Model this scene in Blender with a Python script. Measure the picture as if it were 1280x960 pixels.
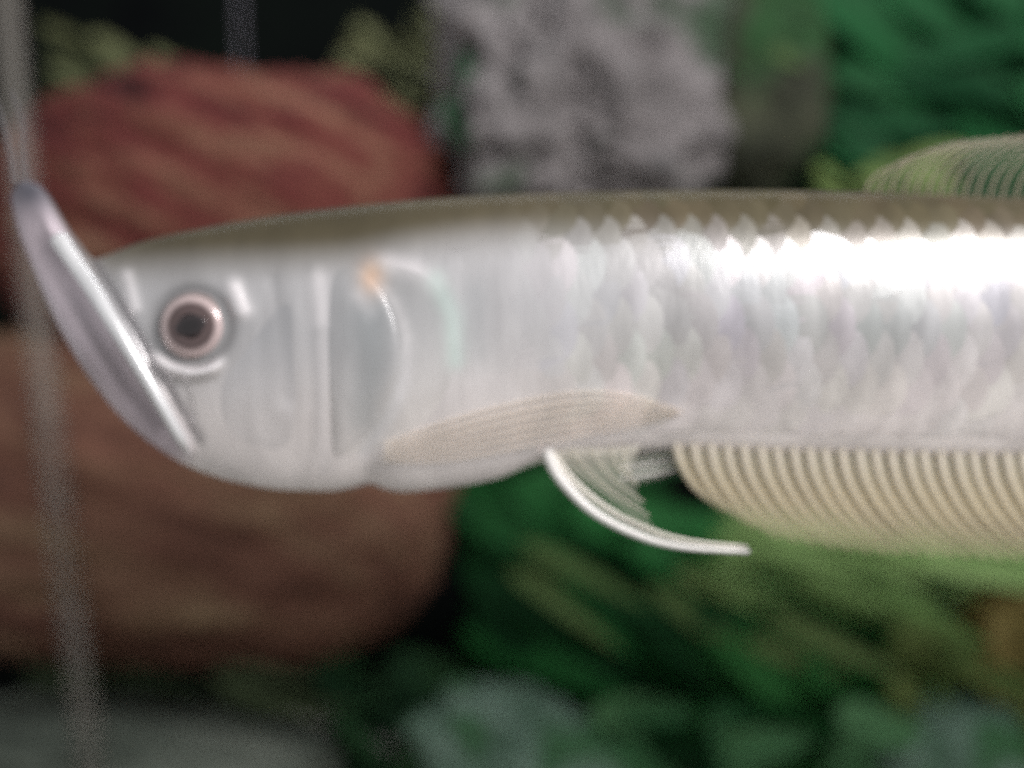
import bpy, math, random
import numpy as np
from mathutils import Vector, Matrix, noise

for o in list(bpy.data.objects):
    bpy.data.objects.remove(o)
scene = bpy.context.scene
COL = scene.collection
S = 0.00025          # metres per drawing unit (1280 units = 0.32 m across the fish's mid plane)
D = 1600.0           # camera distance from the fish's mid plane, in units

# ------------------------------------------------------------------ camera, world, lamps, exposure
cd = bpy.data.cameras.new('camera')
cam = bpy.data.objects.new('camera', cd)
COL.objects.link(cam)
cam.location = (0, -D * S, 0)
cam.rotation_euler = (math.radians(90), 0, 0)
cd.sensor_width = 36
cd.lens = 36 * D / 1280
cd.clip_start, cd.clip_end = 0.01, 20
cd.dof.use_dof = True
cd.dof.focus_distance = 0.346
cd.dof.aperture_fstop = 2.2
scene.camera = cam

world = bpy.data.worlds.new('World')
scene.world = world
world.use_nodes = True
bg = world.node_tree.nodes['Background']
bg.inputs['Color'].default_value = (0.97, 0.985, 1.0, 1)
bg.inputs['Strength'].default_value = 0.40


def area(name, loc, target, sx, sy, power, col):
    l = bpy.data.lights.new(name, 'AREA')
    l.shape = 'RECTANGLE'
    l.size, l.size_y = sx, sy
    l.energy = power
    l.color = col
    o = bpy.data.objects.new(name, l)
    COL.objects.link(o)
    o.location = loc
    o.rotation_euler = (Vector(target) - Vector(loc)).to_track_quat('-Z', 'Y').to_euler()
    return o


area('tank_lamp', (0.31, -0.34, 0.305), (0.12, 0, 0.03), 0.24, 0.08, 2.3, (1.0, 0.97, 0.96))
area('hood_lamp', (-0.02, 0.16, 0.40), (-0.02, 0.24, 0), 0.5, 0.06, 0.28, (0.96, 0.98, 1.0))

scene.view_settings.view_transform = 'Standard'
scene.view_settings.look = 'None'
scene.view_settings.exposure = 0.40
scene.view_settings.gamma = 1.0
scene.cycles.use_denoising = False
scene.cycles.use_adaptive_sampling = True
scene.cycles.adaptive_threshold = 0.07
scene.cycles.adaptive_min_samples = 16
scene.cycles.max_bounces = 8
scene.cycles.transparent_max_bounces = 24

random.seed(7)
rng = np.random.default_rng(7)


# ------------------------------------------------------------------ helpers
def W(px, py, d=0.0):
    """a point of the drawing plane, pushed d units behind the fish and spread with distance"""
    k = (D + d) / D
    return Vector(((px - 640) * k * S, d * S, (480 - py) * k * S))


def link(name, me, parent=None, mat=None, smooth=True):
    o = bpy.data.objects.new(name, me)
    COL.objects.link(o)
    if mat is not None and not me.materials:
        me.materials.append(mat)
    if smooth and len(me.polygons):
        me.polygons.foreach_set('use_smooth', [True] * len(me.polygons))
    if parent is not None:
        o.parent = parent
    return o


def mesh(name, verts, faces, cols=None):
    me = bpy.data.meshes.new(name)
    me.from_pydata([tuple(v) for v in verts], [], [tuple(f) for f in faces])
    if cols is not None:
        a = me.color_attributes.new('pigment', 'FLOAT_COLOR', 'POINT')
        c = np.ones((len(verts), 4), dtype=np.float32)
        cc = np.asarray(cols, dtype=np.float32)
        c[:, :cc.shape[1]] = cc
        a.data.foreach_set('color', c.ravel())
    me.update()
    return me


def thing(name, loc, label, cat, group=None):
    o = bpy.data.objects.new(name, None)
    o.empty_display_size = 0.01
    COL.objects.link(o)
    o.location = loc
    tag(o, label, cat, group)
    return o


def tag(o, label, cat, group=None):
    o['label'] = label
    o['category'] = cat
    if group:
        o['group'] = group


def nodes_of(m):
    m.use_nodes = True
    return m.node_tree.nodes, m.node_tree.links, m.node_tree.nodes['Principled BSDF']


def pchip(xs, ys):
    xs = np.asarray(xs, float)
    ys = np.asarray(ys, float)
    h = np.diff(xs)
    dl = np.diff(ys) / h
    m = np.zeros_like(xs)
    m[0], m[-1] = dl[0], dl[-1]
    for i in range(1, len(xs) - 1):
        if dl[i - 1] * dl[i] > 0:
            w1, w2 = 2 * h[i] + h[i - 1], h[i] + 2 * h[i - 1]
            m[i] = (w1 + w2) / (w1 / dl[i - 1] + w2 / dl[i])

    def f(x):
        x = np.clip(np.asarray(x, float), xs[0], xs[-1])
        i = np.clip(np.searchsorted(xs, x) - 1, 0, len(xs) - 2)
        t = (x - xs[i]) / h[i]
        t2, t3 = t * t, t * t * t
        return ((2 * t3 - 3 * t2 + 1) * ys[i] + (t3 - 2 * t2 + t) * h[i] * m[i]
                + (-2 * t3 + 3 * t2) * ys[i + 1] + (t3 - t2) * h[i] * m[i + 1])
    return f


def smooth_line(pts, n, closed=False):
    P = np.asarray(pts, float)
    if closed:
        Q = np.vstack([P[-1], P, P[0], P[1]])
    else:
        Q = np.vstack([2 * P[0] - P[1], P, 2 * P[-1] - P[-2]])
    ns = len(P) if closed else len(P) - 1
    u = np.linspace(0, ns, n, endpoint=not closed)
    i = np.clip(u.astype(int), 0, ns - 1)
    t = (u - i)[:, None]
    a, b, c, d = Q[i], Q[i + 1], Q[i + 2], Q[i + 3]
    return 0.5 * (2 * b + (c - a) * t + (2 * a - 5 * b + 4 * c - d) * t ** 2 + (3 * b - a - 3 * c + d) * t ** 3)


def dist_line(px, py, pts):
    """distance to a polyline and the fraction along it"""
    P = np.asarray(pts, float)
    best = np.full(np.shape(px), 1e9)
    frac = np.zeros(np.shape(px))
    n = len(P) - 1
    for i in range(n):
        ax, ay = P[i]
        bx, by = P[i + 1]
        L2 = (bx - ax) ** 2 + (by - ay) ** 2
        t = np.clip(((px - ax) * (bx - ax) + (py - ay) * (by - ay)) / L2, 0, 1)
        d = np.hypot(px - ax - t * (bx - ax), py - ay - t * (by - ay))
        k = d < best
        best = np.where(k, d, best)
        frac = np.where(k, (i + t) / n, frac)
    return best, frac


def sstep(a, b, x):
    t = np.clip((x - a) / (b - a), 0, 1)
    return t * t * (3 - 2 * t)


def tube(pts, radii, n=8):
    """vertices and faces of a round tube through pts (metres)"""
    V, F = [], []
    pts = [Vector(p) for p in pts]
    for i, p in enumerate(pts):
        q = pts[min(i + 1, len(pts) - 1)] - pts[max(i - 1, 0)]
        q.normalize()
        a = q.cross(Vector((0, 1, 0)))
        if a.length < 1e-4:
            a = q.cross(Vector((1, 0, 0)))
        a.normalize()
        b = q.cross(a)
        r = radii[i] if hasattr(radii, '__len__') else radii
        for k in range(n):
            th = 2 * math.pi * k / n
            V.append(p + (a * math.cos(th) + b * math.sin(th)) * r)
    m = len(pts)
    for i in range(m - 1):
        for k in range(n):
            F.append((i * n + k, i * n + (k + 1) % n, (i + 1) * n + (k + 1) % n, (i + 1) * n + k))
    F.append(tuple(range(n)))
    F.append(tuple((m - 1) * n + k for k in reversed(range(n))))
    return V, F


# ------------------------------------------------------------------ materials
def fish_skin(name, metallic, rough, coat, bump=0.15, bscale=900.0, stretch=(1, 1, 0.25), mottle=0.16):
    m = bpy.data.materials.new(name)
    N, L, b = nodes_of(m)
    at = N.new('ShaderNodeAttribute')
    at.attribute_name = 'pigment'
    tc = N.new('ShaderNodeTexCoord')
    mp = N.new('ShaderNodeMapping')
    mp.inputs['Scale'].default_value = stretch
    L.new(tc.outputs['Object'], mp.inputs['Vector'])
    nz = N.new('ShaderNodeTexNoise')
    nz.inputs['Scale'].default_value = bscale
    nz.inputs['Detail'].default_value = 3
    L.new(mp.outputs['Vector'], nz.inputs['Vector'])
    n2 = N.new('ShaderNodeTexNoise')
    n2.inputs['Scale'].default_value = bscale * 0.18
    n2.inputs['Detail'].default_value = 4
    L.new(mp.outputs['Vector'], n2.inputs['Vector'])
    mr = N.new('ShaderNodeMapRange')
    mr.inputs['From Min'].default_value = 0.3
    mr.inputs['From Max'].default_value = 0.7
    mr.inputs['To Min'].default_value = 1 - mottle
    mr.inputs['To Max'].default_value = 1 + mottle * 0.6
    L.new(n2.outputs['Fac'], mr.inputs['Value'])
    mul = N.new('ShaderNodeVectorMath')
    mul.operation = 'SCALE'
    L.new(at.outputs['Color'], mul.inputs[0])
    L.new(mr.outputs['Result'], mul.inputs['Scale'])
    L.new(mul.outputs['Vector'], b.inputs['Base Color'])
    bp = N.new('ShaderNodeBump')
    bp.inputs['Strength'].default_value = bump
    bp.inputs['Distance'].default_value = 0.0004
    L.new(nz.outputs['Fac'], bp.inputs['Height'])
    L.new(bp.outputs['Normal'], b.inputs['Normal'])
    mm = N.new('ShaderNodeMath')
    mm.operation = 'MULTIPLY'
    mm.inputs[1].default_value = metallic
    L.new(at.outputs['Alpha'], mm.inputs[0])
    L.new(mm.outputs[0], b.inputs['Metallic'])
    b.inputs['Roughness'].default_value = rough
    m3 = N.new('ShaderNodeMath')
    m3.operation = 'MULTIPLY'
    m3.inputs[1].default_value = coat
    L.new(at.outputs['Alpha'], m3.inputs[0])
    L.new(m3.outputs[0], b.inputs['Coat Weight'])
    m4 = N.new('ShaderNodeMath')
    m4.operation = 'MULTIPLY_ADD'
    m4.inputs[1].default_value = 0.4
    m4.inputs[2].default_value = 0.05
    L.new(at.outputs['Alpha'], m4.inputs[0])
    L.new(m4.outputs[0], b.inputs['Specular IOR Level'])
    b.inputs['Coat Roughness'].default_value = 0.18
    return m


M_skin = fish_skin('silver_skin', 0.38, 0.34, 0.3, bump=0.3, bscale=420)
M_scale = fish_skin('silver_scale', 0.55, 0.33, 0.1, bump=0.25, bscale=700, mottle=0.2)
M_plate = fish_skin('silver_plate', 0.52, 0.27, 0.4, bump=0.45, bscale=240, stretch=(1, 1, 0.4), mottle=0.22)
M_scalemid = fish_skin('silver_scale_front', 0.45, 0.345, 0.18, bump=0.2, bscale=700, mottle=0.18)
M_jaw = fish_skin('wet_jaw', 0.45, 0.3, 0.8, bump=0.05, mottle=0.08)
M_eye = fish_skin('wet_eye', 0.15, 0.25, 0.7, bump=0.0, mottle=0.2)


def fin_material(name, alpha_scale=1.0, trans=0.3):
    """membrane: its own colour, thin and see-through towards the edge (the pigment's alpha)"""
    m = bpy.data.materials.new(name)
    N, L, b = nodes_of(m)
    at = N.new('ShaderNodeAttribute')
    at.attribute_name = 'pigment'
    L.new(at.outputs['Color'], b.inputs['Base Color'])
    mu = N.new('ShaderNodeMath')
    mu.operation = 'MULTIPLY'
    mu.inputs[1].default_value = alpha_scale
    L.new(at.outputs['Alpha'], mu.inputs[0])
    L.new(mu.outputs[0], b.inputs['Alpha'])
    b.inputs['Roughness'].default_value = 0.4
    b.inputs['Subsurface Weight'].default_value = 0.0
    return m


M_fin = fin_material('fin_membrane')
M_ray = fish_skin('fin_ray', 0.0, 0.35, 0.3, bump=0.0, mottle=0.05)
M_rayclear = fin_material('fin_ray_clear')


def rock_material(name, stops, scale=9.0, stretch=(1, 1, 1), rot=0.0, rough=0.8, bump=0.8, speck=None):
    m = bpy.data.materials.new(name)
    N, L, b = nodes_of(m)
    tc = N.new('ShaderNodeTexCoord')
    mp = N.new('ShaderNodeMapping')
    mp.vector_type = 'TEXTURE'
    mp.inputs['Rotation'].default_value = (0, rot, 0)
    mp.inputs['Scale'].default_value = stretch
    L.new(tc.outputs['Object'], mp.inputs['Vector'])
    nz = N.new('ShaderNodeTexNoise')
    nz.inputs['Scale'].default_value = scale
    nz.inputs['Detail'].default_value = 8
    nz.inputs['Roughness'].default_value = 0.68
    L.new(mp.outputs['Vector'], nz.inputs['Vector'])
    cr = N.new('ShaderNodeValToRGB')
    el = cr.color_ramp.elements
    while len(el) < len(stops):
        el.new(0.5)
    for e, (p, c) in zip(el, stops):
        e.position = p
        e.color = (*c, 1)
    L.new(nz.outputs['Fac'], cr.inputs['Fac'])
    out = cr.outputs['Color']
    if speck:
        n3 = N.new('ShaderNodeTexNoise')
        n3.inputs['Scale'].default_value = speck[0]
        n3.inputs['Detail'].default_value = 3
        L.new(tc.outputs['Object'], n3.inputs['Vector'])
        r3 = N.new('ShaderNodeMapRange')
        r3.inputs['From Min'].default_value = speck[1]
        r3.inputs['From Max'].default_value = speck[2]
        L.new(n3.outputs['Fac'], r3.inputs['Value'])
        mx = N.new('ShaderNodeMix')
        mx.data_type = 'RGBA'
        L.new(r3.outputs['Result'], mx.inputs['Factor'])
        L.new(out, mx.inputs['A'])
        mx.inputs['B'].default_value = (*speck[3], 1)
        out = mx.outputs['Result']
    L.new(out, b.inputs['Base Color'])
    bp = N.new('ShaderNodeBump')
    bp.inputs['Strength'].default_value = bump
    bp.inputs['Distance'].default_value = 0.003
    L.new(nz.outputs['Fac'], bp.inputs['Height'])
    L.new(bp.outputs['Normal'], b.inputs['Normal'])
    b.inputs['Roughness'].default_value = rough
    b.inputs['Specular IOR Level'].default_value = 0.12
    return m


def leaf_material(name, dark, light, trans=0.25):
    m = bpy.data.materials.new(name)
    N, L, b = nodes_of(m)
    oi = N.new('ShaderNodeObjectInfo')
    tc = N.new('ShaderNodeTexCoord')
    nz = N.new('ShaderNodeTexNoise')
    nz.inputs['Scale'].default_value = 120
    nz.inputs['Detail'].default_value = 3
    L.new(tc.outputs['Object'], nz.inputs['Vector'])
    ad = N.new('ShaderNodeMath')
    ad.operation = 'MULTIPLY_ADD'
    ad.inputs[1].default_value = 0.75
    L.new(oi.outputs['Random'], ad.inputs[0])
    mm = N.new('ShaderNodeMath')
    mm.operation = 'MULTIPLY_ADD'
    mm.inputs[1].default_value = 0.9
    mm.inputs[2].default_value = -0.33
    L.new(nz.outputs['Fac'], mm.inputs[0])
    L.new(mm.outputs[0], ad.inputs[2])
    mx = N.new('ShaderNodeMix')
    mx.data_type = 'RGBA'
    mx.clamp_factor = True
    L.new(ad.outputs[0], mx.inputs['Factor'])
    mx.inputs['A'].default_value = (*dark, 1)
    mx.inputs['B'].default_value = (*light, 1)
    L.new(mx.outputs['Result'], b.inputs['Base Color'])
    b.inputs['Roughness'].default_value = 0.6
    b.inputs['Specular IOR Level'].default_value = 0.1
    return m


# ------------------------------------------------------------------ the tank: back, floor
def sheet(name, corners, mat, nx=40, ny=40, amp=0.0, sc=10.0):
    A, B, C, E = [Vector(c) for c in corners]
    V, F = [], []
    nrm = (B - A).cross(E - A).normalized()
    for j in range(ny + 1):
        for i in range(nx + 1):
            u, v = i / nx, j / ny
            p = A * (1 - u) * (1 - v) + B * u * (1 - v) + C * u * v + E * (1 - u) * v
            if amp:
                p = p + nrm * amp * noise.fractal(p * sc, 0.8, 2.0, 4)
            V.append(p)
    for j in range(ny):
        for i in range(nx):
            a = j * (nx + 1) + i
            F.append((a, a + 1, a + nx + 2, a + nx + 1))
    o = link(name, mesh(name, V, F), None, mat)
    o['kind'] = 'structure'
    return o


FLOOR = -0.215
M_back = rock_material('back_panel_paint', [(0.3, (0.004, 0.004, 0.005)), (0.55, (0.006, 0.008, 0.007)), (0.8, (0.010, 0.018, 0.010))],
                       scale=14, rough=0.9, bump=0.1)
M_back.node_tree.nodes['Principled BSDF'].inputs['Specular IOR Level'].default_value = 0.0
M_sand = rock_material('pale_gravel', [(0.3, (0.16, 0.15, 0.13)), (0.55, (0.34, 0.33, 0.30)), (0.75, (0.5, 0.48, 0.44))], scale=260, rough=0.85)
sheet('back_panel', [(-0.75, 0.42, FLOOR - 0.02), (0.85, 0.42, FLOOR - 0.02), (0.85, 0.42, 0.36), (-0.75, 0.42, 0.36)], M_back, 30, 20, 0.006, 12)
sheet('tank_floor', [(-0.75, -0.36, FLOOR), (0.85, -0.36, FLOOR), (0.85, 0.43, FLOOR), (-0.75, 0.43, FLOOR)], M_sand, 120, 50, 0.006, 25)  # unseen floor, kept pale and extended forward to bounce light onto the belly


# ------------------------------------------------------------------ rocks
def rock(name, label, px, py, d, rx, ry, rz, mat, seed, amp=0.16, freq=2.2, grain=0.0, gdir=-25.0, gstretch=5.0,
         power=2.4, tilt=0.0, sub=5, group=None, cat='rock'):
    """a boulder: rx, rz its half width and half height, ry its half depth, in drawing units at its distance"""
    import bmesh
    bm = bmesh.new()
    bmesh.ops.create_icosphere(bm, subdivisions=sub, radius=1)
    off = Vector((seed * 3.17, seed * 1.73, seed * 5.1))
    k = (D + d) / D * S
    ca, sa = math.cos(math.radians(gdir)), math.sin(math.radians(gdir))
    ct, st = math.cos(math.radians(tilt)), math.sin(math.radians(tilt))
    asp = rx / rz
    for v in bm.verts:
        p = v.co.copy()
        r = (abs(p.x) ** power + abs(p.y) ** power + abs(p.z) ** power) ** (-1 / power)
        n = noise.fractal(p * freq + off, 0.75, 2.1, 5)
        r *= 1 + amp * n
        if grain:
            q = Vector((p.x * asp, p.y, p.z))
            g = Vector(((q.x * ca + q.z * sa) / gstretch, q.y, -q.x * sa + q.z * ca))
            r *= 1 + grain * (1 - 2.2 * abs(noise.fractal(g * 5.0 + off, 0.6, 2.2, 4)))
        p = p * r
        x, z = p.x * rx, p.z * rz
        x, z = x * ct - z * st, x * st + z * ct
        v.co = Vector((x * k, p.y * ry * k, z * k))
    me = bpy.data.meshes.new(name)
    bm.to_mesh(me)
    bm.free()
    o = link(name, me, None, mat)
    o.location = W(px, py, d)
    tag(o, label, cat, group)
    return o


A25 = math.radians(27)
M_red = rock_material('red_sandstone', [(0.38, (0.03, 0.010, 0.010)), (0.46, (0.14, 0.034, 0.032)), (0.55, (0.155, 0.055, 0.04)), (0.64, (0.25, 0.135, 0.09))],
                      scale=66, stretch=(8, 1, 1), rot=A25, bump=1.0)
M_red2 = rock_material('brown_sandstone', [(0.34, (0.07, 0.036, 0.027)), (0.47, (0.175, 0.082, 0.058)), (0.56, (0.21, 0.12, 0.078)), (0.7, (0.33, 0.23, 0.14))],
                       scale=40, stretch=(8, 1, 1), rot=math.radians(16), bump=0.8)
M_grey = rock_material('grey_granite', [(0.33, (0.11, 0.108, 0.108)), (0.48, (0.20, 0.183, 0.183)), (0.66, (0.29, 0.267, 0.27))], scale=80, bump=1.0,
                       speck=(24, 0.56, 0.68, (0.06, 0.10, 0.06)))
M_moss = rock_material('mossy_brown_rock', [(0.35, (0.02, 0.022, 0.016)), (0.5, (0.046, 0.05, 0.034)), (0.68, (0.10, 0.105, 0.065))], scale=45, bump=0.8,
                       speck=(22, 0.46, 0.56, (0.026, 0.07, 0.026)))
M_pale = rock_material('pale_river_stone', [(0.35, (0.07, 0.14, 0.09)), (0.5, (0.19, 0.29, 0.225)), (0.68, (0.34, 0.45, 0.39))], scale=50,
                       stretch=(2.5, 1, 1), rot=A25, bump=0.5, speck=(28, 0.48, 0.62, (0.06, 0.17, 0.07)))
M_ochre = rock_material('ochre_stone', [(0.35, (0.08, 0.065, 0.02)), (0.5, (0.22, 0.17, 0.055)), (0.68, (0.34, 0.27, 0.11))], scale=40, bump=0.6)
M_slate = rock_material('streaked_slate', [(0.35, (0.035, 0.042, 0.035)), (0.5, (0.12, 0.14, 0.115)), (0.68, (0.25, 0.27, 0.23))], scale=50,
                        stretch=(7, 1, 1), rot=math.radians(6), bump=0.6)

rock('red_rock', 'rounded red brown rock with slanting grain above the fish head', 290, 290, 800, 292, 150, 204, M_red, 3,
     amp=0.09, freq=1.6, grain=0.04, power=2.15, tilt=-4, sub=6)
rock('brown_rock', 'large dull brown red rock below the fish chin', 205, 616, 850, 338, 170, 208, M_red2, 8, amp=0.09, freq=1.5, grain=0.03, gdir=-12,
     power=2.6, sub=6)
rock('grey_rock', 'tall pale grey grainy rock above the back of the fish', 725, 105, 780, 165, 130, 178, M_grey, 5, amp=0.24, freq=2.8, grain=0.05,
     gstretch=1.0, power=2.8, sub=6)
rock('mossy_rock', 'dark brown rock patched with green moss next to the grey rock', 915, 85, 860, 112, 100, 160, M_moss, 12, amp=0.14, freq=1.8,
     power=2.8, tilt=8)
rock('pale_stone', 'pale grey green stone at the bottom behind the dark plants, larger one', 665, 952, 760, 150, 100, 76, M_pale, 21, amp=0.24, freq=1.7, tilt=-22,
     group='pale stones among the plants', cat='stone')
rock('pale_stone', 'pale grey green stone near the ochre stone in the bottom corner', 1190, 945, 760, 95, 80, 75, M_pale, 24, amp=0.14, freq=1.7, tilt=10,
     group='pale stones among the plants', cat='stone')
rock('pale_stone', 'small pale stone wedged in leaves under the long belly fin', 1140, 745, 880, 55, 50, 34, M_pale, 29, amp=0.16, freq=1.7, tilt=-30, sub=4,
     group='pale stones among the plants', cat='stone')
rock('ochre_stone', 'ochre brown stone at the edge below the long belly fin', 1275, 810, 800, 75, 70, 95, M_ochre, 33, amp=0.15, freq=1.8, cat='stone')
rock('slate_slab', 'dark streaked grey slab lying below the brown rock', 150, 945, 720, 260, 120, 70, M_slate, 41, amp=0.12, freq=1.6, grain=0.03, gdir=-6,
     tilt=-3, cat='slab')


# ------------------------------------------------------------------ plants
def leaf_mesh(name, L, Wd, mat, bend=0.25, fold=0.2, tip=1.0, wav=0.0):
    """a blade along +X, its upper face to +Z"""
    V, F = [], []
    n = 8
    for i in range(n + 1):
        u = i / n
        w = Wd * (math.sin(math.pi * (0.06 + 0.94 * u) ** (0.75 * tip)) ** 0.8 if 0 < u < 1 else 0.02)
        z = -bend * L * u * u
        for s in (-1, -0.5, 0, 0.5, 1):
            V.append((u * L, s * w / 2, z + abs(s) * fold * w / 2 + wav * Wd * math.sin(u * 9 + s) * abs(s)))
    for i in range(n):
        for k in range(4):
            a = i * 5 + k
            F.append((a, a + 1, a + 6, a + 5))
    me = mesh(name, V, F)
    me.materials.append(mat)
    me.polygons.foreach_set('use_smooth', [True] * len(me.polygons))
    return me


def plant(name, label, stem_pts, d, n, L, Wd, mats, ang, spread=18, face=0.75, depth=70, cat='water plant', group=None, stemr=3.0):
    """stems through stem_pts (several lists) in drawing units; leaves along them swept towards ang (degrees, down positive)"""
    base = stem_pts[0][0]
    root = thing(name, W(base[0], base[1], d), label, cat, group)
    k = (D + d) / D * S
    leaf_dark, leaf_light = mats
    mat = leaf_material(name + '_leaf', leaf_dark, leaf_light)
    mstem = leaf_material(name + '_stem', leaf_dark, leaf_dark)
    shapes = [leaf_mesh('leaf', 1.0, Wd / L * f, mat, b, 0.25, t, 0.05) for f, b, t in ((1, .15, 1), (1.25, .3, .9), (0.8, .05, 1.1))]
    for sp in stem_pts:
        line = smooth_line(sp, 16)
        pts = [W(x, y, d + 10 * math.sin(i)) - root.location for i, (x, y) in enumerate(line)]
        V, F = tube(pts, [stemr * k * (1 - 0.6 * i / 15) for i in range(16)], 6)
        link('stem', mesh('stem', V, F), root, mstem)
        m = max(2, n // len(stem_pts))
        for i in range(m):
            u = (i + random.random() * 0.8) / m
            x, y = line[min(15, int(u * 16))]
            a = math.radians(ang + random.gauss(0, spread))
            dirv = Vector((math.cos(a), random.gauss(0, 0.25), -math.sin(a))).normalized()
            nrm = Vector((random.gauss(0, 0.35), -face, 1 - face + random.gauss(0, 0.3)))
            side = nrm.cross(dirv).normalized()
            up = dirv.cross(side)
            l = L * random.uniform(0.7, 1.25) * k
            o = link('leaf', shapes[i % 3], root)
            M = Matrix((dirv, side, up)).transposed().to_4x4()
            M = Matrix.Translation(W(x + random.gauss(0, 5), y + random.gauss(0, 5), d + random.uniform(-depth, depth)) - root.location) @ M @ Matrix.Scale(l, 4)
            o.matrix_local = M
    return root


plant('fern', 'pale olive fern fronds between the red rock and the grey rock', [[(390, 130), (430, 60), (450, 20)], [(470, 140), (500, 70), (520, 10)]],
      930, 22, 85, 15, ((0.10, 0.11, 0.05), (0.26, 0.27, 0.14)), 22, 10)
plant('fern', 'thin olive fern fronds above the left end of the red rock', [[(40, 170), (60, 90), (50, 20)], [(90, 160), (120, 100), (110, 40)], [(200, 130), (210, 90), (190, 60)]],
      900, 24, 90, 15, ((0.035, 0.045, 0.02), (0.14, 0.15, 0.07)), 26, 9)
plant('broadleaf_plant', 'glossy emerald plant with broad leaves beside the mossy rock',
      [[(1010, 260), (1030, 110), (1010, -40)], [(1090, 260), (1110, 100), (1100, -40)], [(1180, 250), (1200, 100), (1190, -50)], [(1270, 240), (1270, 100), (1280, -40)]],
      940, 150, 210, 48, ((0.005, 0.034, 0.013), (0.017, 0.098, 0.032)), 24, 18, depth=100)
plant('moss_tuft', 'yellow green leafy tuft at the foot of the mossy rock before the upper fin', [[(1010, 290), (1020, 215)], [(1060, 290), (1075, 205)], [(1120, 290), (1130, 195)]],
      700, 24, 75, 26, ((0.06, 0.10, 0.03), (0.16, 0.22, 0.07)), 8, 20, depth=40)
plant('moss_tuft', 'dull green tuft of leaves at the upper side of the grey rock', [[(570, 180), (575, 60)], [(600, 170), (605, 60)], [(640, 150), (630, 60)]],
      640, 30, 70, 30, ((0.03, 0.08, 0.042), (0.09, 0.17, 0.10)), 40, 25, depth=20)
plant('moss_tuft', 'bright green moss hanging over the mossy rock crest', [[(865, 80), (880, 0)], [(905, 70), (920, -20)], [(945, 60), (955, 0)]],
      720, 30, 60, 20, ((0.015, 0.055, 0.022), (0.08, 0.125, 0.045)), 50, 20, depth=20)
plant('leafy_plant', 'dark green leafy plant under the pelvic fin beside the brown rock',
      [[(560, 900), (580, 760), (560, 600)], [(640, 900), (650, 760), (630, 600)], [(720, 900), (720, 770), (700, 610)], [(800, 890), (800, 770), (780, 640)]],
      950, 150, 200, 44, ((0.004, 0.024, 0.009), (0.024, 0.145, 0.036)), 22, 14, depth=110)
plant('leafy_plant', 'mid green leafy plant low behind the long belly fin',
      [[(860, 980), (850, 830), (850, 680)], [(950, 980), (940, 850), (930, 690)], [(1030, 980), (1030, 850), (1030, 700)], [(1110, 990), (1110, 860), (1120, 740)]],
      920, 140, 205, 42, ((0.008, 0.055, 0.016), (0.065, 0.28, 0.07)), 26, 14, depth=90)
plant('grass_plant', 'light yellow green strap leaves just below the long belly fin', [[(880, 720), (900, 640)], [(990, 730), (1000, 650)], [(1090, 740), (1110, 660)], [(1190, 740), (1210, 670)]],
      760, 40, 170, 24, ((0.13, 0.26, 0.07), (0.32, 0.47, 0.18)), 15, 8, depth=30)
plant('grass_plant', 'drooping olive strap leaves crossing the dark plants below the fin tip', [[(640, 720), (655, 660)], [(800, 740), (850, 710)], [(930, 800), (960, 750)]],
      800, 15, 150, 22, ((0.04, 0.10, 0.03), (0.18, 0.25, 0.09)), 28, 8, depth=30)
plant('grass_plant', 'olive yellow strap leaves around the ochre stone at the bottom corner', [[(1100, 900), (1110, 780)], [(1170, 900), (1180, 770)], [(1230, 900), (1240, 780)]],
      740, 30, 130, 26, ((0.05, 0.12, 0.03), (0.22, 0.27, 0.09)), 28, 12, depth=30)
plant('leafy_plant', 'dark clump of leaves at the bottom under the end of the brown rock', [[(400, 1000), (410, 900), (390, 820)], [(490, 1000), (490, 900), (480, 820)]],
      780, 36, 110, 34, ((0.005, 0.024, 0.012), (0.05, 0.13, 0.05)), 24, 16, depth=50)
plant('leafy_plant', 'green leaves reaching between the pale stones at the bottom edge', [[(760, 1010), (770, 930), (740, 870)], [(900, 1010), (890, 950), (880, 890)], [(1040, 1010), (1040, 950), (1040, 890)]],
      720, 42, 120, 36, ((0.02, 0.10, 0.035), (0.12, 0.27, 0.12)), 22, 16, depth=30)
plant('grass_plant', 'low dark olive grass along the top of the slate slab', [[(20, 900), (30, 830)], [(140, 900), (150, 830)], [(260, 900), (270, 830)]],
      780, 36, 150, 14, ((0.02, 0.038, 0.018), (0.10, 0.13, 0.065)), 10, 7, depth=40)

# the tank's pale corner seam and the airline tube behind the rock
m = bpy.data.materials.new('clear_silicone')
N, L, b = nodes_of(m)
b.inputs['Base Color'].default_value = (0.26, 0.235, 0.205, 1)
b.inputs['Roughness'].default_value = 0.4
b.inputs['Alpha'].default_value = 0.27
pts = [W(8 + 0.085 * y + 0.000028 * y * y, y, 560) for y in range(-120, 1190, 40)]
V, F = tube(pts, 27 * S, 14)
o = link('corner_seam', mesh('corner_seam', V, F), None, m)
tag(o, 'pale translucent upright seam of the tank beside the fish jaw', 'tank seam')
m2 = m.copy()
m2.name = 'clear_tube'
m2.node_tree.nodes['Principled BSDF'].inputs['Alpha'].default_value = 0.22
m2.node_tree.nodes['Principled BSDF'].inputs['Base Color'].default_value = (0.22, 0.20, 0.24, 1)
pts = [W(299 + 4 * math.sin(y * 0.01), y, 990) for y in range(-200, 200, 20)]
V, F = tube(pts, 7 * S, 10)
o = link('airline_tube', mesh('airline_tube', V, F), None, m2)
tag(o, 'thin pale upright tube behind the top of the red rock', 'tube')


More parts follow.
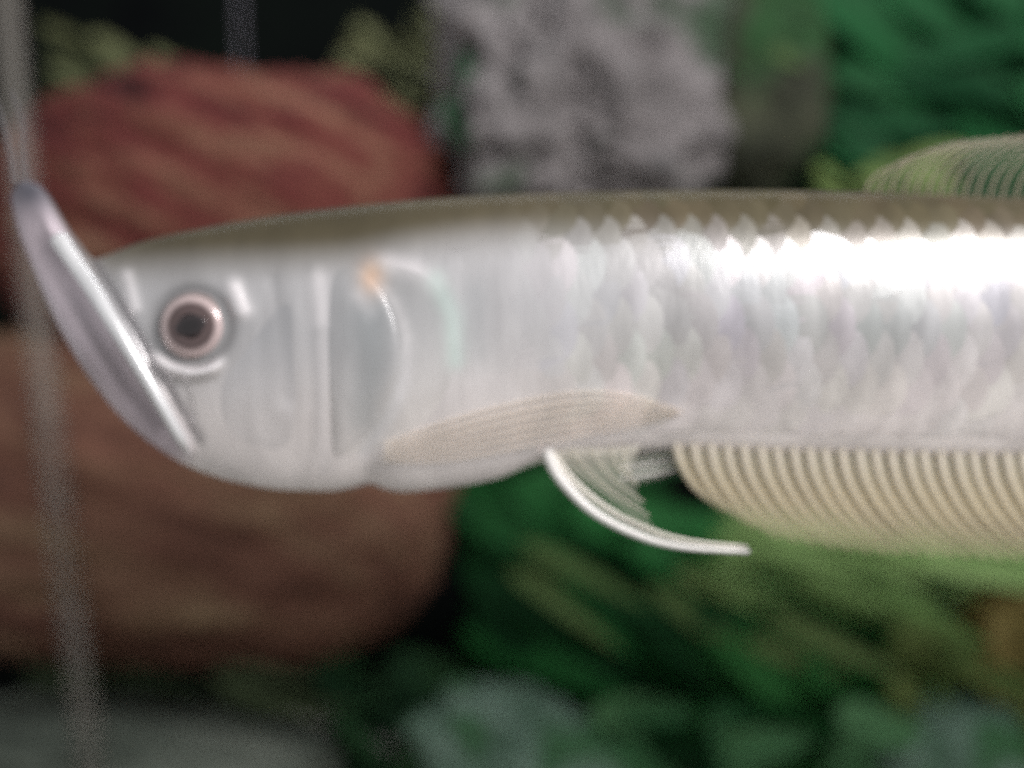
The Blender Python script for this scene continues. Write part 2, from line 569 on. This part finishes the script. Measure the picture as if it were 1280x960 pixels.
# ------------------------------------------------------------------ the fish
top_f = pchip([14, 18, 30, 45, 60, 80, 100, 118, 135, 170, 250, 350, 450, 550, 700, 900, 1100, 1280, 1600, 1900, 2150, 2330],
              [246, 234, 226, 229, 243, 277, 305, 324, 319, 305, 286, 269, 257, 248, 241, 238, 241, 248, 268, 305, 345, 372])
bot_f = pchip([14, 20, 40, 70, 110, 160, 200, 240, 300, 360, 410, 445, 462, 480, 505, 560, 620, 680, 760, 840, 1000, 1280, 1600, 1900, 2150, 2330],
              [250, 278, 332, 402, 470, 530, 562, 585, 604, 613, 614, 609, 605, 611, 615, 610, 599, 577, 568, 560, 565, 570, 556, 522, 470, 436])
wid_f = pchip([14, 30, 60, 118, 200, 300, 450, 600, 900, 1300, 1800, 2150, 2330],
              [3, 13, 24, 40, 55, 66, 78, 82, 80, 75, 52, 24, 10])

RIDGE = [(48, 252), (78, 306), (125, 375), (187, 481), (220, 540), (238, 572)]
GROOVE = [(66, 246), (95, 303), (138, 366), (201, 473), (234, 533), (252, 566)]
JAWGRV = [(30, 262), (52, 325), (96, 400), (152, 490), (200, 548)]
PREOP = [(392, 335), (400, 420), (404, 500), (398, 560), (385, 600)]


def bumps(px, py):
    """relief of the head in picture coordinates, outward positive"""
    d, f = dist_line(px, py, RIDGE)
    h = 8.0 * np.exp(-(d / 10) ** 2) * np.clip(np.minimum(f * 9, (1 - f) * 8), 0, 1)
    d, f = dist_line(px, py, GROOVE)
    h -= 6.0 * np.exp(-(d / 5.5) ** 2) * np.clip((1 - f) * 6, 0, 1)
    d, f = dist_line(px, py, JAWGRV)
    h -= 3.0 * np.exp(-(d / 8) ** 2) * np.clip(np.minimum(f * 5, (1 - f) * 5), 0, 1)
    r = np.hypot(px - 241, py - 408)
    h -= 3.0 * np.exp(-((r - 46) / 6) ** 2)
    low = sstep(26, 46, py - 408) * sstep(285, 265, px)
    h += 9 * np.exp(-((r - 59) / 7) ** 2) * low
    d, _ = dist_line(px, py, [(290, 358), (302, 388)])
    h += 6 * np.exp(-(d / 12) ** 2)
    d, _ = dist_line(px, py, [(160, 345), (168, 385)])
    h += 4 * np.exp(-(d / 8) ** 2)
    d, _ = dist_line(px, py, [(226, 470), (238, 520)])
    h -= 3 * np.exp(-(d / 5) ** 2)
    d, f = dist_line(px, py, PREOP)
    h += 1.8 * np.exp(-(d / 9) ** 2)
    d, f = dist_line(px, py, [(340, 350), (352, 420), (358, 500)])
    h -= 2.0 * np.exp(-(d / 8) ** 2)
    for cx, am in ((318, 0.6), (352, 0.5), (372, 0.7), (430, 0.8)):
        h += am * np.exp(-((px - cx - 0.05 * (py - 440) + 6 * np.sin(py * 0.021 + cx)) / 7) ** 2) * sstep(340, 390, py) * sstep(600, 540, py)
    h += 2.0 * np.exp(-((px - 462) / 14) ** 2 - ((py - 585) / 18) ** 2)
    return h


def section(X):
    t, b_ = top_f(X), bot_f(X)
    return (t + b_) / 2, (b_ - t) / 2, wid_f(X)


def ysurf(X, Y):
    """depth of the near side (negative, towards the camera) at drawing coordinates of the fish's own plane"""
    c, h, w = section(X)
    t = np.clip((c - Y) / np.maximum(h, 1e-3), -1, 1)
    n = np.where(t > 0, 2.1, 1.6 - 0.32 * sstep(640, 860, X))
    y = -w * (1 - np.abs(t) ** n) ** (1 / n)
    k = 1 + y / D
    px, py = 640 + (X - 640) / k, 480 + (Y - 480) / k
    return y - bumps(px, py) * (1 - np.abs(t) ** 8)


def on_fish(px, py, lift=0.0):
    """the near-surface point seen at picture coordinates"""
    px, py = np.asarray(px, float), np.asarray(py, float)
    y = np.zeros_like(px)
    for _ in range(4):
        k = 1 + y / D
        X, Y = 640 + (px - 640) * k, 480 + (py - 480) * k
        y = ysurf(X, Y)
    y = y - lift
    k = 1 + y / D
    return np.stack([(px - 640) * k * S, y * S, (480 - py) * k * S], -1)


BACK = np.array([0.075, 0.062, 0.036])
BACK2 = np.array([0.125, 0.107, 0.072])
SILV = np.array([0.605, 0.59, 0.597])
BELLY = np.array([0.97, 0.90, 0.88])
edge_f = pchip([100, 250, 420, 520, 650, 800, 1000, 1300, 2300], [345, 337, 330, 312, 300, 303, 310, 312, 330])


def pigment(px, py):
    px, py = np.asarray(px, float), np.asarray(py, float)
    e = edge_f(px)
    a = sstep(-38, 30, py - e)[..., None]
    b_ = sstep(e + 70, 560, py)[..., None]
    dk = sstep(-70, -5, py - e)[..., None]
    c = (BACK * (1 - dk) + BACK2 * dk) * (1 - a) + (SILV * (1 - b_) + BELLY * b_) * a
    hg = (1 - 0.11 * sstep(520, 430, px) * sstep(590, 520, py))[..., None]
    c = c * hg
    # the jaw: pinkish pale rim, mauve grey band, dark bluish tip
    d, _ = dist_line(px, py, [(40, 260), (90, 390), (200, 545)])
    j = (np.exp(-(d / 45) ** 4) * sstep(-5, 10, -(px - 95 - (py - 303) * 0.58)))[..., None]
    c = c * (1 - j) + np.array([0.70, 0.60, 0.65]) * j
    d, _ = dist_line(px, py, [(58, 300), (98, 385), (150, 470), (196, 530)])
    j = (0.62 * np.exp(-(d / 11) ** 2))[..., None]
    c = c * (1 - j) + np.array([0.30, 0.26, 0.285]) * j
    d, _ = dist_line(px, py, [(100, 300), (140, 360), (205, 470), (248, 548)])
    j = (0.6 * np.exp(-(d / 9) ** 2))[..., None]  # shadow line of the mouth, painted dark into the colour
    c = c * (1 - j) + np.array([0.26, 0.25, 0.26]) * j
    tip = (0.92 * np.exp(-(np.hypot((px - 36) * 0.8, py - 238) / 36) ** 2))[..., None]
    c = c * (1 - tip) + np.array([0.075, 0.08, 0.10]) * tip
    # dusky grey around the eye
    r = np.hypot(px - 241, py - 408)[..., None]
    g = np.exp(-((r - 46) / 10) ** 2)
    c = c * (1 - 0.4 * g)
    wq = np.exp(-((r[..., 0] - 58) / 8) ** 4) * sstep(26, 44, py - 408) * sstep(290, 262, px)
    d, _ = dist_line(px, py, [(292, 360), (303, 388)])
    wq = np.maximum(wq, np.exp(-(d / 11) ** 2))  # bright glint on the bump behind the eye, painted white
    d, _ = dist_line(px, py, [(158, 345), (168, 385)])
    wq = np.maximum(wq, 0.6 * np.exp(-(d / 8) ** 2))  # bright glint on the snout bump, painted in likewise
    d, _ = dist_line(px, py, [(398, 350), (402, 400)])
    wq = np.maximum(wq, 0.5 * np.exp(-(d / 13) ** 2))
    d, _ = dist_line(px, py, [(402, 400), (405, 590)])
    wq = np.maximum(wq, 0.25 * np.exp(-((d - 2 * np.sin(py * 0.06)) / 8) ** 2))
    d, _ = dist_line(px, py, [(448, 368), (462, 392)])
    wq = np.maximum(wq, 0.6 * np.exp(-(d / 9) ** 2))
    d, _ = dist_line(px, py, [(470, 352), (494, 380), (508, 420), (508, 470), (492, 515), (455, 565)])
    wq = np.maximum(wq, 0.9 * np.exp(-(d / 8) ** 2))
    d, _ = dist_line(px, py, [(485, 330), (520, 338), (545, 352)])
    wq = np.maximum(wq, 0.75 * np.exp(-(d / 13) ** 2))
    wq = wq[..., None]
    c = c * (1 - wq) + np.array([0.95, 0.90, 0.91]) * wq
    # greyer window of the gill cover, greenish rim of the flap behind it
    d, _ = dist_line(px, py, [(462, 400), (468, 450), (455, 520)])
    gq = (0.50 * np.exp(-(d / 30) ** 2))[..., None]
    c = c * (1 - gq) + np.array([0.36, 0.39, 0.40]) * gq
    d, _ = dist_line(px, py, [(545, 350), (566, 395), (570, 450)])
    gq = (0.6 * np.exp(-(d / 13) ** 2))[..., None]
    c = c * (1 - gq) + np.array([0.66, 0.80, 0.74]) * gq
    d, _ = dist_line(px, py, [(594, 360), (598, 440)])
    gq = (0.3 * np.exp(-(d / 16) ** 2))[..., None]
    c = c * (1 - gq) + np.array([0.36, 0.39, 0.40]) * gq
    # faint orange at the upper gill corner, greenish shoulder
    o_ = np.exp(-((px - 465) / 16) ** 2 - ((py - 347) / 20) ** 2)[..., None]
    c = c * (1 - o_ * 0.7) + np.array([0.90, 0.56, 0.36]) * o_ * 0.7
    m = (a * (1 - 0.8 * b_))
    return np.concatenate([c, 0.1 + 0.9 * m], -1)


fish = thing('arowana', W(640, 400, 0), 'long silver fish with upturned jaw and dark olive back, facing left', 'fish')
FL = np.array(fish.location)

# body: one closed mesh
NX, NT = 520, 150
u = np.linspace(0, 1, NX)
xs = 14.2 + (2330 - 14.2) * (0.55 * u ** 2 + 0.45 * u)
th = np.linspace(0, math.pi, NT)
X = np.repeat(xs[:, None], NT, 1)
c, h, w = section(xs)
Tt = np.cos(th)[None, :]
Y = c[:, None] - h[:, None] * Tt
near = ysurf(X, Y)
k = 1 + near / D
px_, py_ = 640 + (X - 640) / k, 480 + (Y - 480) / k
P1 = np.stack([(X - 640) * S, near * S, (480 - Y) * S], -1)
P2 = P1[:, 1:-1][:, ::-1].copy()
P2[..., 1] *= -1
ring = np.concatenate([P1, P2], 1)
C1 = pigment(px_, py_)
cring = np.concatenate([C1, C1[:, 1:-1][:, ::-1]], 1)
R = ring.shape[1]
V = (ring - FL).reshape(-1, 3)
idx = np.arange(NX * R).reshape(NX, R)
a = idx[:-1]
b_ = idx[1:]
F = np.stack([a, np.roll(a, -1, 1), np.roll(b_, -1, 1), b_], -1).reshape(-1, 4)[:, ::-1]
F = [tuple(f) for f in F.tolist()] + [tuple(idx[0].tolist()), tuple(idx[-1][::-1].tolist())]
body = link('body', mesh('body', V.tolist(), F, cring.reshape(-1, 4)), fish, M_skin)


def patch(name, outline, mat, parent, lift, col=None, nr=8, n=64, edge=4.0, tint=None, sink=2.0, prof=4, alpha=None):
    """a plate lying on the body, rounded down into it at its rim"""
    bd = smooth_line(outline, n, True)
    cc = bd.mean(0)
    ts = 1 - (1 - np.linspace(0, 1, nr + 1)[1:]) ** 1.6
    V, Cc = [], []
    pts = [cc[None, :]] + [cc + t * (bd - cc) for t in ts]
    lifts = [np.array([lift])] + [np.full(n, lift * (1 - t ** prof) - sink * t ** prof) for t in ts]
    allp = np.vstack(pts)
    al = np.concatenate(lifts)
    Vv = on_fish(allp[:, 0], allp[:, 1], al) - FL
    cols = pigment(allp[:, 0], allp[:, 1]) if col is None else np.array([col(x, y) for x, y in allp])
    if tint is not None:
        cols = cols * np.array(tuple(tint) + (1,))
    F = [(0, 1 + i, 1 + (i + 1) % n) for i in range(n)]
    for r in range(nr - 1):
        for i in range(n):
            a = 1 + r * n + i
            a2 = 1 + r * n + (i + 1) % n
            F.append((a, a + n, a2 + n, a2))
    o = link(name, mesh(name, Vv.tolist(), F, cols), parent, mat)
    return o


# shoulder flap behind the gill cover, gill cover, cheek plate
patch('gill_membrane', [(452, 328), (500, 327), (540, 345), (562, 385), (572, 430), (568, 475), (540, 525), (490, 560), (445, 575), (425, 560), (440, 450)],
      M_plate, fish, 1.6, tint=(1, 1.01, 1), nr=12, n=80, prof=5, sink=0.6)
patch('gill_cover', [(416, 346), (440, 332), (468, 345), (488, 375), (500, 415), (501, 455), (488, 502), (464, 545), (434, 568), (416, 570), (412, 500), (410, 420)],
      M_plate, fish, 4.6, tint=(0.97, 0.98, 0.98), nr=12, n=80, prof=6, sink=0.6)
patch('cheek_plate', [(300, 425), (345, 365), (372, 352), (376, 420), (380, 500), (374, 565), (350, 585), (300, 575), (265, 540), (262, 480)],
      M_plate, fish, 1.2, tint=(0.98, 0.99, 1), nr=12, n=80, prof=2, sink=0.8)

# the long upper lip bone along the slanting mouth
rl = smooth_line([(70, 292), (80, 308), (126, 377), (188, 482), (222, 541), (236, 566)], 30)
rad = np.array([(12.5 - 6 * i / 29) * min(1, 0.25 + i / 5, 0.3 + (29 - i) / 5) for i in range(30)])
pr = on_fish(rl[:, 0], rl[:, 1], 2.5) - FL
V, F = tube(pr.tolist(), (rad * S).tolist(), 12)
link('jaw_bone', mesh('jaw_bone', V, F, np.tile([0.95, 0.94, 0.95], (len(V), 1))), fish, M_jaw)  # near-white colour strengthens the highlight along the bone


# eye: dome, iris ring, pupil
def dome(r0, r1, hgt, basey, col, n=40, nr=8, squash=1.0):
    V, F = [], []
    for j in range(nr + 1):
        r = r0 + (r1 - r0) * j / nr
        for i in range(n):
            a = 2 * math.pi * i / n
            V.append((r * math.cos(a) * S, -(basey + hgt * math.sqrt(max(0, 1 - (r / (r1 * 1.001)) ** 2 * squash))) * S, r * math.sin(a) * S))
    for j in range(nr):
        for i in range(n):
            F.append((j * n + i, j * n + (i + 1) % n, (j + 1) * n + (i + 1) % n, (j + 1) * n + i))
    if r0 > 0:
        return V, F
    return V, F


ep = on_fish(241.0, 408.0, 0.0)
eye_loc = Vector((ep - FL).tolist())
V, F = dome(0.01, 43, 14, -6, None)
cols = []
for v in V:
    r = math.hypot(v[0], v[2]) / S
    cols.append((0.30, 0.26, 0.27) if r > 39 else (0.3, 0.24, 0.22))
eye = link('eye', mesh('eye', V, F, cols), fish, M_eye)
eye.location = eye_loc
V, F = dome(15, 37, 9, 3, None)
cols = []
for v in V:
    r = math.hypot(v[0], v[2]) / S
    a = math.atan2(v[2], v[0])
    t = 0.5 + 0.5 * math.sin(7 * a + r)
    q = min(1, max(0, (r - 26) / 5))
    cols.append(tuple((0.11, 0.072, 0.07)[i] * (1 - q) + q * ((0.66, 0.52, 0.51)[i] * (0.8 + 0.2 * t)) for i in range(3)))
iris = link('iris', mesh('iris', V, F, cols), eye, M_eye)
V, F = dome(0.01, 19, 5, 8.5, None)
cols = []
for v in V:
    q = min(1, max(0, (math.hypot(v[0], v[2]) / S - 8) / 14))
    cols.append((0.012 + 0.04 * q, 0.008 + 0.028 * q, 0.009 + 0.03 * q))
pupil = link('pupil', mesh('pupil', V, F, cols), eye, M_eye)
pupil.scale = (1.12, 1, 0.78)
pupil.rotation_euler = (0, math.radians(-18), 0)

# barbels at the chin tip
for (bx, by, bz, lean) in ((22, 232, -8, 0), (30, 230, 10, 10)):
    line = smooth_line([(bx, by), (bx - 5, by - 35), (bx - 16 + lean, by - 80), (bx - 30 + lean, by - 120)], 20)
    pts = [Vector(((x - 640) * S, bz * S, (480 - y) * S)) - Vector(FL.tolist()) for x, y in line]
    V, F = tube(pts, [S * (6 - 4 * i / 19) for i in range(20)], 10)
    link('barbel', mesh('barbel', V, F, np.tile([0.17, 0.155, 0.16, 0.35], (len(V), 1))), fish, M_rayclear)


# scales: overlapping plates in rows, free edge to the rear
def scale_geo(xc, tc, half, dth, jit):
    V, Cc, F = [], [], []
    nb, na = 9, 6
    bs = np.linspace(-1, 1, nb)
    bias = 0.12 * (jit[3] % 2)
    fl = 0.14 + 0.30 * float(sstep(680, 1080, xc)) * float(sstep(-60, -20, math.degrees(tc)))
    rows = []
    for b in bs:
        amax = -0.35 + 1.35 * math.sqrt(max(0, 1 - abs(b) ** 2.3))
        for j in range(na):
            q = j / (na - 1) if j < na else 1.0
            aa = -1 + (amax + 1) * q
            lift = fl * (-1.0 + 4.6 * (aa + 1) / 2 + 0.5 * (1 - b * b) + jit[0] * b * 2) + 0.25 + bias
            if j == na:
                aa += 0.02
            rows.append((aa, b, lift, q))
    rows = np.array(rows)
    X = xc + rows[:, 0] * half
    th = tc + rows[:, 1] * dth
    cX, hX, _ = section(X)
    Y = cX - hX * np.sin(th)
    y = ysurf(X, Y) - rows[:, 2]
    k = 1 + y / D
    px, py = 640 + (X - 640) / k, 480 + (Y - 480) / k
    Vv = np.stack([(X - 640) * S, y * S, (480 - Y) * S], -1) - FL
    # pigment of each scale: mostly the pigment at its middle, dusky base, paler rim
    own = float(sstep(580, 760, xc)) * (0.25 + 0.75 * float(sstep(-50, -12, math.degrees(tc))))
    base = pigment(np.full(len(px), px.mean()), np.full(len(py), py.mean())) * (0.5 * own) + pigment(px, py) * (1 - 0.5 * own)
    jit = (jit[0], 1 + (jit[1] - 1) * own, tuple(1 + (v - 1) * own for v in jit[2]))
    q = rows[:, 3][:, None]
    cols = base * (1 - 0.15 * own + 0.20 * own * q) * jit[1] * np.array(jit[2] + (1,))
    for i in range(nb - 1):
        for j in range(na - 1):
            a = i * na + j
            F.append((a, a + na, a + na + 1, a + 1))
    return Vv, F, cols


PITCH = 33.0
rows_th = np.radians(np.arange(66, -50, -13.8))
count = 0
RV, RF, RC, nbase = [], [], [], 0
for r, tc in enumerate(rows_th):
    for j in range(52):
        xc = 575 + PITCH * (j + 0.5 * (r % 2)) + rng.normal(0, 1.2)
        if xc > 2180:
            continue
        yrow = None
        cX, hX, _ = section(np.array([xc]))
        yy = float(cX[0] - hX[0] * math.sin(tc))
        if xc < 600 and yy > 300:
            continue
        jit = (rng.normal(0, 0.5), 1 + rng.normal(0, 0.05) + 0.025 * (-1) ** (r + j), (1 + rng.normal(0, .02), 1 + rng.normal(0, .015), 1 + rng.normal(0, .025)), r)
        Vv, F, cols = scale_geo(xc, tc, 29, math.radians(15.5), jit)
        if xc < 1345 and count < 300:
            link('scale', mesh('scale', Vv.tolist(), F, cols), fish, M_skin if xc < 690 else M_scalemid if xc < 800 else M_scale)
            count += 1
        else:
            RV += Vv.tolist()
            RF += [tuple(i + nbase for i in f) for f in F]
            RC += cols.tolist()
            nbase += len(Vv)
o = link('tail_scales', mesh('tail_scales', RV, RF, RC), fish, M_scale)
o['kind'] = 'stuff'


# ------------------------------------------------------------------ fins
def grid_fin(name, A, B, nu, nv, ys, colf, mat, parent):
    """membrane between two lines (root A, edge B) with its own depth"""
    A = smooth_line(A, nu)
    B = smooth_line(B, nu)
    V, Cc = [], []
    for i in range(nu):
        for j in range(nv):
            v = j / (nv - 1)
            x, y = A[i] * (1 - v) + B[i] * v
            yy = ys(i / (nu - 1), v)
            kk = 1 + yy / D
            V.append(((x - 640) * kk * S - FL[0], yy * S - FL[1], (480 - y) * kk * S - FL[2]))
            Cc.append(colf(i / (nu - 1), v))
    F = []
    for i in range(nu - 1):
        for j in range(nv - 1):
            a = i * nv + j
            F.append((a, a + 1, a + nv + 1, a + nv))
    return link(name, mesh(name, V, F, Cc), parent, mat)


def ray(pts, r0, r1, col, parent, ys, mat=None, n=14, name='fin_ray'):
    line = smooth_line(pts, n)
    P = []
    for i, (x, y) in enumerate(line):
        yy = ys(i / (n - 1))
        kk = 1 + yy / D
        P.append(((x - 640) * kk * S - FL[0], yy * S - FL[1], (480 - y) * kk * S - FL[2]))
    V, F = tube(P, [S * (r0 + (r1 - r0) * i / (n - 1)) for i in range(n)], 6)
    c0, c1 = col if isinstance(col[0], tuple) else (col, col)
    cols = []
    for i in range(n):
        t = i / (n - 1)
        cols += [tuple(a * (1 - t) + b * t for a, b in zip(c0, c1))] * 6
    return link(name, mesh(name, V, F, cols), parent, mat or M_ray)


# anal fin: root along the belly, rays swept back
def anal_curve(x0, L=1.0):
    sw = 104 * L
    dp = 146 * L
    y0 = float(bot_f(x0)) - 10
    return [(x0, y0), (x0 + 0.10 * sw, y0 + 0.32 * dp), (x0 + 0.42 * sw, y0 + 0.68 * dp), (x0 + sw, y0 + dp)]


def anal_len(x0):
    return float(np.interp(x0, [840, 862, 884, 930, 1000, 1300, 1900, 2150], [0.60, 0.74, 0.84, 0.90, 0.95, 1.0, 0.8, 0.4]))


xsr = np.linspace(842, 2150, 120)
curves = [smooth_line(anal_curve(x, anal_len(x)), 12) for x in xsr]
V, Cc, F = [], [], []
for i, cu in enumerate(curves):
    for j, (x, y) in enumerate(cu):
        v = j / 11
        V.append(((x - 640) * S - FL[0], (1.5 * math.sin(i * 1.1)) * S - FL[1], (480 - y) * S - FL[2]))
        al = 0.70 - 0.66 * max(0, v - 0.55) / 0.45
        g_ = min(1, max(0, (v - 0.08) / 0.4))
        Cc.append((0.44 + 0.12 * g_, 0.41 + 0.07 * g_, 0.33 - 0.01 * g_, min(0.9, al + 0.2 * (1 - v))))
for i in range(len(curves) - 1):
    for j in range(11):
        a = i * 12 + j
        F.append((a, a + 1, a + 13, a + 12))
anal = link('anal_fin', mesh('anal_fin', V, F, Cc), fish, M_fin)
x0 = 844.0
kk_ = 0
while x0 < 2150:
    cu = anal_curve(x0, anal_len(x0) * 0.985)
    ray(cu, 5.4, 4.2, ((0.78, 0.71, 0.61, 0.8), (0.58, 0.50, 0.31, 0.1)), anal, lambda t: -4.0, M_rayclear)
    x0 += 20.2 + rng.normal(0, 0.6)
    kk_ += 1

# dorsal fin: far back, faint brownish rays leaning to the tail
def dors(x0):
    l = float(np.interp(x0, [1078, 1105, 1200, 1400, 1900, 2160], [0.5, 0.8, 0.95, 1.0, 1.0, 0.6]))
    y0 = float(top_f(x0)) + 8
    return [(x0, y0), (x0 + 14 * l, y0 - 40 * l), (x0 + 50 * l, y0 - 70 * l), (x0 + 120 * l, y0 - 92 * l)]


xsr = np.linspace(1075, 2160, 90)
V, Cc, F = [], [], []
for i, x in enumerate(xsr):
    for j, (x_, y_) in enumerate(smooth_line(dors(x), 10)):
        V.append(((x_ - 640) * S - FL[0], -FL[1], (480 - y_) * S - FL[2]))
        Cc.append((0.20, 0.19, 0.13, 0.10 - 0.08 * j / 9))
for i in range(len(xsr) - 1):
    for j in range(9):
        a = i * 10 + j
        F.append((a, a + 1, a + 11, a + 10))
dorsal = link('dorsal_fin', mesh('dorsal_fin', V, F, Cc), fish, M_fin)
x0 = 1080.0
while x0 < 2155:
    ray(dors(x0), 2.0, 1.7, ((0.24, 0.20, 0.14, 0.75), (0.36, 0.31, 0.23, 0.3)), dorsal, lambda t: -2.0, M_rayclear)
    x0 += 15.5 + rng.normal(0, 0.7)

# tail fin, beyond the picture's edge
tail = grid_fin('tail_fin', [(2290, 375), (2300, 405), (2290, 435)], [(2400, 345), (2450, 405), (2400, 470)], 20, 8, lambda u, v: 0,
                lambda u, v: (0.3, 0.26, 0.2, 0.8), M_fin, fish)


# pectoral fin: folded back along the belly, beige, lying just proud of the flank
def pect_point(t, s):
    up = smooth_line([(476, 556), (540, 528), (620, 503), (720, 484), (790, 490), (856, 514)], 40)
    lo = smooth_line([(472, 578), (540, 582), (620, 572), (700, 555), (790, 538), (856, 517)], 40)
    i = t * 39
    i0 = min(38, int(i))
    f = i - i0
    a = up[i0] * (1 - f) + up[i0 + 1] * f
    b = lo[i0] * (1 - f) + lo[i0 + 1] * f
    return a * (1 - s) + b * s


pp = np.array([[pect_point(t, s) for s in np.linspace(0, 1, 11)] for t in np.linspace(0, 1, 40)])
ss = np.tile(np.linspace(0, 1, 11), (40, 1))
tt = np.tile(np.linspace(0, 1, 40)[:, None], (1, 11))
lift = 6 * np.sin(np.pi * np.clip(ss, 0, 1)) ** 0.5 * (1 - 0.5 * tt) + 1.0
Vp = on_fish(pp[..., 0].ravel(), pp[..., 1].ravel(), lift.ravel()) - FL
Cp = []
for t, s in zip(tt.ravel(), ss.ravel()):
    q = 1 - 0.25 * (1 - t) * math.exp(-((s - 0.5) / 0.3) ** 2)
    Cp.append((0.80 * q, 0.70 * q, 0.59 * q, 0.27 * min(1, 5 * t) * min(1, (5 * s * (1 - s)) ** 1.5 + 0.02)))
F = []
for i in range(39):
    for j in range(10):
        a = i * 11 + j
        F.append((a, a + 1, a + 12, a + 11))
pect = link('pectoral_fin', mesh('pectoral_fin', Vp.tolist(), F, Cp), fish, M_fin)
for s in np.linspace(0.1, 0.9, 6):
    ln = np.array([pect_point(t, s) for t in np.linspace(0.02, 0.97, 18)])
    lf = 6 * math.sin(math.pi * s) ** 0.5 * (1 - 0.5 * np.linspace(0, 1, 18)) + 0.6
    P = on_fish(ln[:, 0], ln[:, 1], lf) - FL
    V, F = tube(P.tolist(), [S * (2.6 - 1.4 * i / 17) for i in range(18)], 6)
    link('fin_ray', mesh('fin_ray', V, F, np.tile([0.84, 0.76, 0.67, 0.25], (len(V), 1))), pect, M_rayclear)

# pelvic fins
pelv = grid_fin('pelvic_fin', [(684, 566), (720, 560), (760, 560), (800, 556)], [(830, 678), (806, 640), (796, 612), (788, 590)], 24, 10,
                lambda u, v: -26 - 22 * v, lambda u, v: (0.70, 0.66, 0.56, 0.42 - 0.2 * v), M_fin, fish)
WH = (0.86, 0.83, 0.80)
ray([(682, 562), (700, 598), (742, 640), (800, 670), (855, 684), (937, 690)], 8.0, 3.0, WH, pelv, lambda t: -26 - 24 * t, n=24)
ray([(690, 566), (716, 600), (760, 636), (812, 662), (860, 676), (934, 684)], 4.5, 2.2, (0.72, 0.68, 0.60), pelv, lambda t: -24 - 24 * t, n=24)
for a_, b_ in (((712, 564), (812, 645)), ((738, 562), (806, 628)), ((762, 560), (798, 606)), ((782, 558), (790, 596))):
    ray([a_, ((a_[0] + b_[0]) / 2 - 6, (a_[1] + b_[1]) / 2 + 4), b_], 2.6, 1.4, (0.66, 0.62, 0.52, 0.4), pelv, lambda t: -27 - 20 * t, M_rayclear, n=10)
pelf = grid_fin('pelvic_fin', [(770, 556), (800, 550), (836, 544)], [(790, 606), (815, 600), (846, 590)], 12, 6,
                lambda u, v: 16 + 6 * v, lambda u, v: (0.60, 0.58, 0.52, 0.5), M_fin, fish)
for y_ in (572, 584, 596):
    ray([(776, y_ + 2), (806, y_ - 2), (842, y_ - 8)], 2.2, 1.6, (0.75, 0.73, 0.69), pelf, lambda t: 14.0, n=8)

print('scales', count, 'objects', len(scene.objects))
